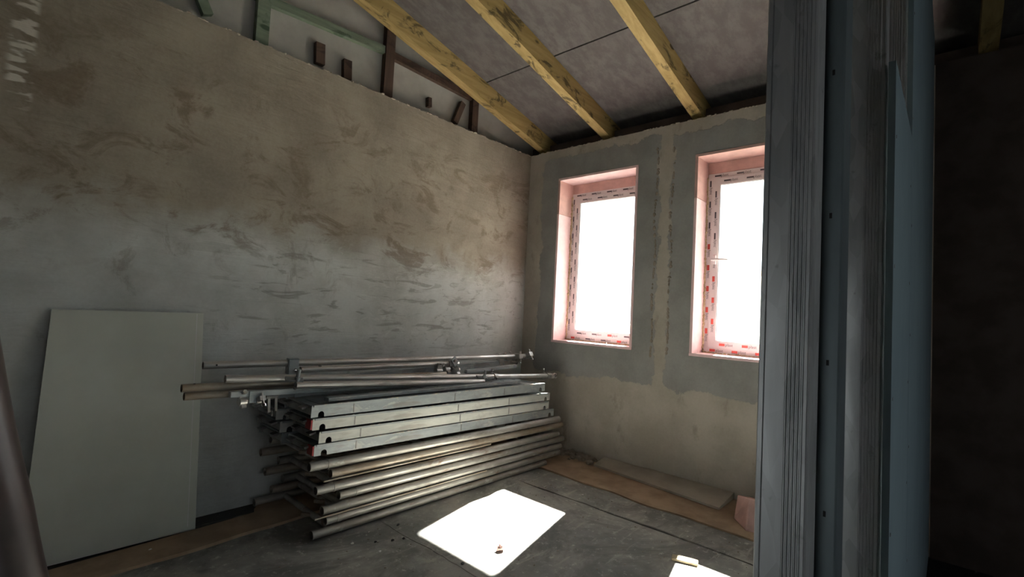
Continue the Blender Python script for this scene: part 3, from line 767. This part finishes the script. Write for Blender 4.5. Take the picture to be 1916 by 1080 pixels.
child(MB().strip([(-2.916, -2.962), (-2.918, -2.964), (-2.918, -3.033), (-2.917, -3.035), (-2.865, -3.035), (-2.865, -3.028)], .0009, .002, ZS-.05), 'profile', 'galv_shaded', r2)
for z in lin(.25, 3.1, 16): child(MB().box((-2.9190, -3.0240, z), (-2.9184, -3.0210, z+.007)), 'slot', 'black', r2)
s3 = stud(-2.408, -2.960, -3.034, ZS-.12, 'galvanised ribbed steel stud farther along the partition, beside the bluish board')
s4 = stud(-1.90, -2.962, -3.034, 3.05, 'galvanised steel stud at the joint of the short and tall bluish boards')
s5 = stud(-1.30, -2.962, -3.034, 2.95, 'galvanised steel stud behind the middle of the tall bluish board'); s6 = stud(-.70, -2.962, -3.034, 2.85, 'galvanised steel stud behind the tall bluish board near the window wall')
# floor track
root = tag(empty('floor_track', (-1.5, -2.998, 0)), 'galvanised floor track carrying the partition studs', 'metal track'); bpy.context.view_layer.update()
mb = MB(); mb.box((-3.05, -3.0365, .0095), (-.015, -2.954, .0108)); mb.box((-3.05, -2.955, .0095), (-.015, -2.954, .045)); mb.box((-3.05, -3.0375, .0095), (-.015, -3.0365, .045))
child(mb, 'channel', 'galv', root)
def pboard(x0, x1, z1, label):
    o = tag(empty('partition_board', ((x0+x1)/2, -3.045, .01)), label, 'plasterboard'); bpy.context.view_layer.update()
    child(MB().box((x0, -3.0515, .012), (x1, -3.039, z1)), 'board', 'green_board', o)
    for x in ((x0+.03, x1-.03)):
        for z in lin(.3, z1-.15, int(z1/.3)):
            child(MB().tube([(x, -3.0522, z), (x, -3.0512, z)], .004, 8), 'screw', 'coupler', o)
    return o
pboard(-2.425, -1.903, 1.80, 'bluish plasterboard on the partition, the short one with dark space above')
pboard(-1.900, -.02, 2.95, 'bluish plasterboard on the partition, tall one reaching the roof by the end wall')

# ------------------------------------------------------------------ small things on the floor
root = tag(empty('plaster_strip', (-.13, -1.5, .016)), 'grey plaster strip lying sloped along the foot of the window wall', 'strip'); bpy.context.view_layer.update()
mb = MB(); vs = []; yy = lin(-.98, -2.02, 24)
for y in yy:
    k = (y+.98)/(-1.04); xf = -.17 - .13*k; w = .004*mnoise.noise(Vector((y*6, 0, 1)))
    vs += [(xf+w, y, .018), (-.006, y, .020), (-.006, y, .062+w), (xf+w, y, .034)]
fs = [(3, 2, 1, 0), tuple(4*(len(yy)-1)+k for k in range(4))]
for k in range(len(yy)-1):
    for e in range(4): fs.append((4*k+e, 4*k+(e+1)%4, 4*k+4+(e+1)%4, 4*k+4+e))
child(mb.add(vs, fs), 'strip_body', 'strip', root)
mb = MB(); P8 = [(-.36, -2.13, .017), (-.50, -2.24, .017), (-.44, -2.42, .017), (-.25, -2.36, .017), (-.30, -2.13, .15), (-.37, -2.22, .17), (-.33, -2.40, .16), (-.22, -2.34, .14)]
mb.add(P8, [(3,2,1,0),(4,5,6,7),(0,1,5,4),(1,2,6,5),(2,3,7,6),(3,0,4,7)])
o = mb.build('foam_offcut', 'pink_dirty', bevel=.008); at_base(o, (-.37, -2.28, .017)); tag(o, 'pink foam block offcut on the bare screed beside the studs', 'foam block')
o = MB().bar((-1.135, -2.07, .016), (-1.095, -2.19, .016), .05, .012).build('wood_offcut', 'offcut', bevel=.002); at_base(o, (-1.115, -2.13, .01)); tag(o, 'flat pale wood offcut lying on the membrane at the second sun patch', 'wood offcut')
# chunk in the sun patch and scattered chips
o = MB().lump((-1.733, -1.415, .026), (.026, .020, .018), 2, 9, 1, .7).build('rubble_chunk', 'pink_dirty'); at_base(o, (-1.733, -1.415, .008)); tag(o, 'brown rubble chunk lying in the sunlit patch', 'rubble')
chips = [(-2.127, -.801, 1), (-2.083, -.962, 0), (-2.031, -.985, 0), (-1.975, -1.386, 0), (-.762, -1.269, 1), (-.824, -2.027, 1), (-.673, -2.264, 1), (-3.002, -.306, 1), (-2.16, -.92, 0), (-2.20, -1.02, 1), (-2.26, -.86, 1), (-1.96, -.83, 0)]
for i, (x, y, w) in enumerate(chips):
    r_ = random.uniform(.004, .008); z = .022 if y > -.4 or x > -.6 else .009
    o = MB().lump((x, y, z+r_*.5), (r_*1.4, r_, r_*.8), 1, i+20, 1, .7).build('rubble_chip', 'gypsum' if w else 'floor_base'); at_base(o, (x, y, z))
    tag(o, ('tiny white plaster chip on the brown screed before the plasterboard' if y > -.4 else 'tiny white plaster chip near the membrane seam by the window wall' if x > -.9 else 'tiny white plaster chip on the membrane before the stacked tubes') if w else 'tiny dark rubble chip on the dusty membrane', 'rubble', 'white chips on the floor' if w else 'dark chips on the floor')
mb = MB()
for i in range(420):
    x, y = random.uniform(-3.2, -.6), random.uniform(-2.6, -.76)
    r_ = random.uniform(.0015, .0045); mb.lump((x, y, .008+r_*.4), (r_*1.3, r_, r_*.7), 1, i, 1, .5)
tag(mb.build('floor_grit', 'mortar'), 'fine grit scattered over the dark membrane', 'grit', kind='stuff')
mb = MB()
for i in range(46):
    y = random.uniform(-.93, -.5); r_ = random.uniform(.008, .03); mb.lump((-.03-abs(random.gauss(0, .05)), y, .016+r_*.5), (r_*1.2, r_*1.5, r_), 1, i+50, 1, .6)
tag(mb.build('mortar_rubble', 'mortar'), 'heap of mortar crumbs at the foot of the window wall near the scaffold', 'rubble', kind='stuff')
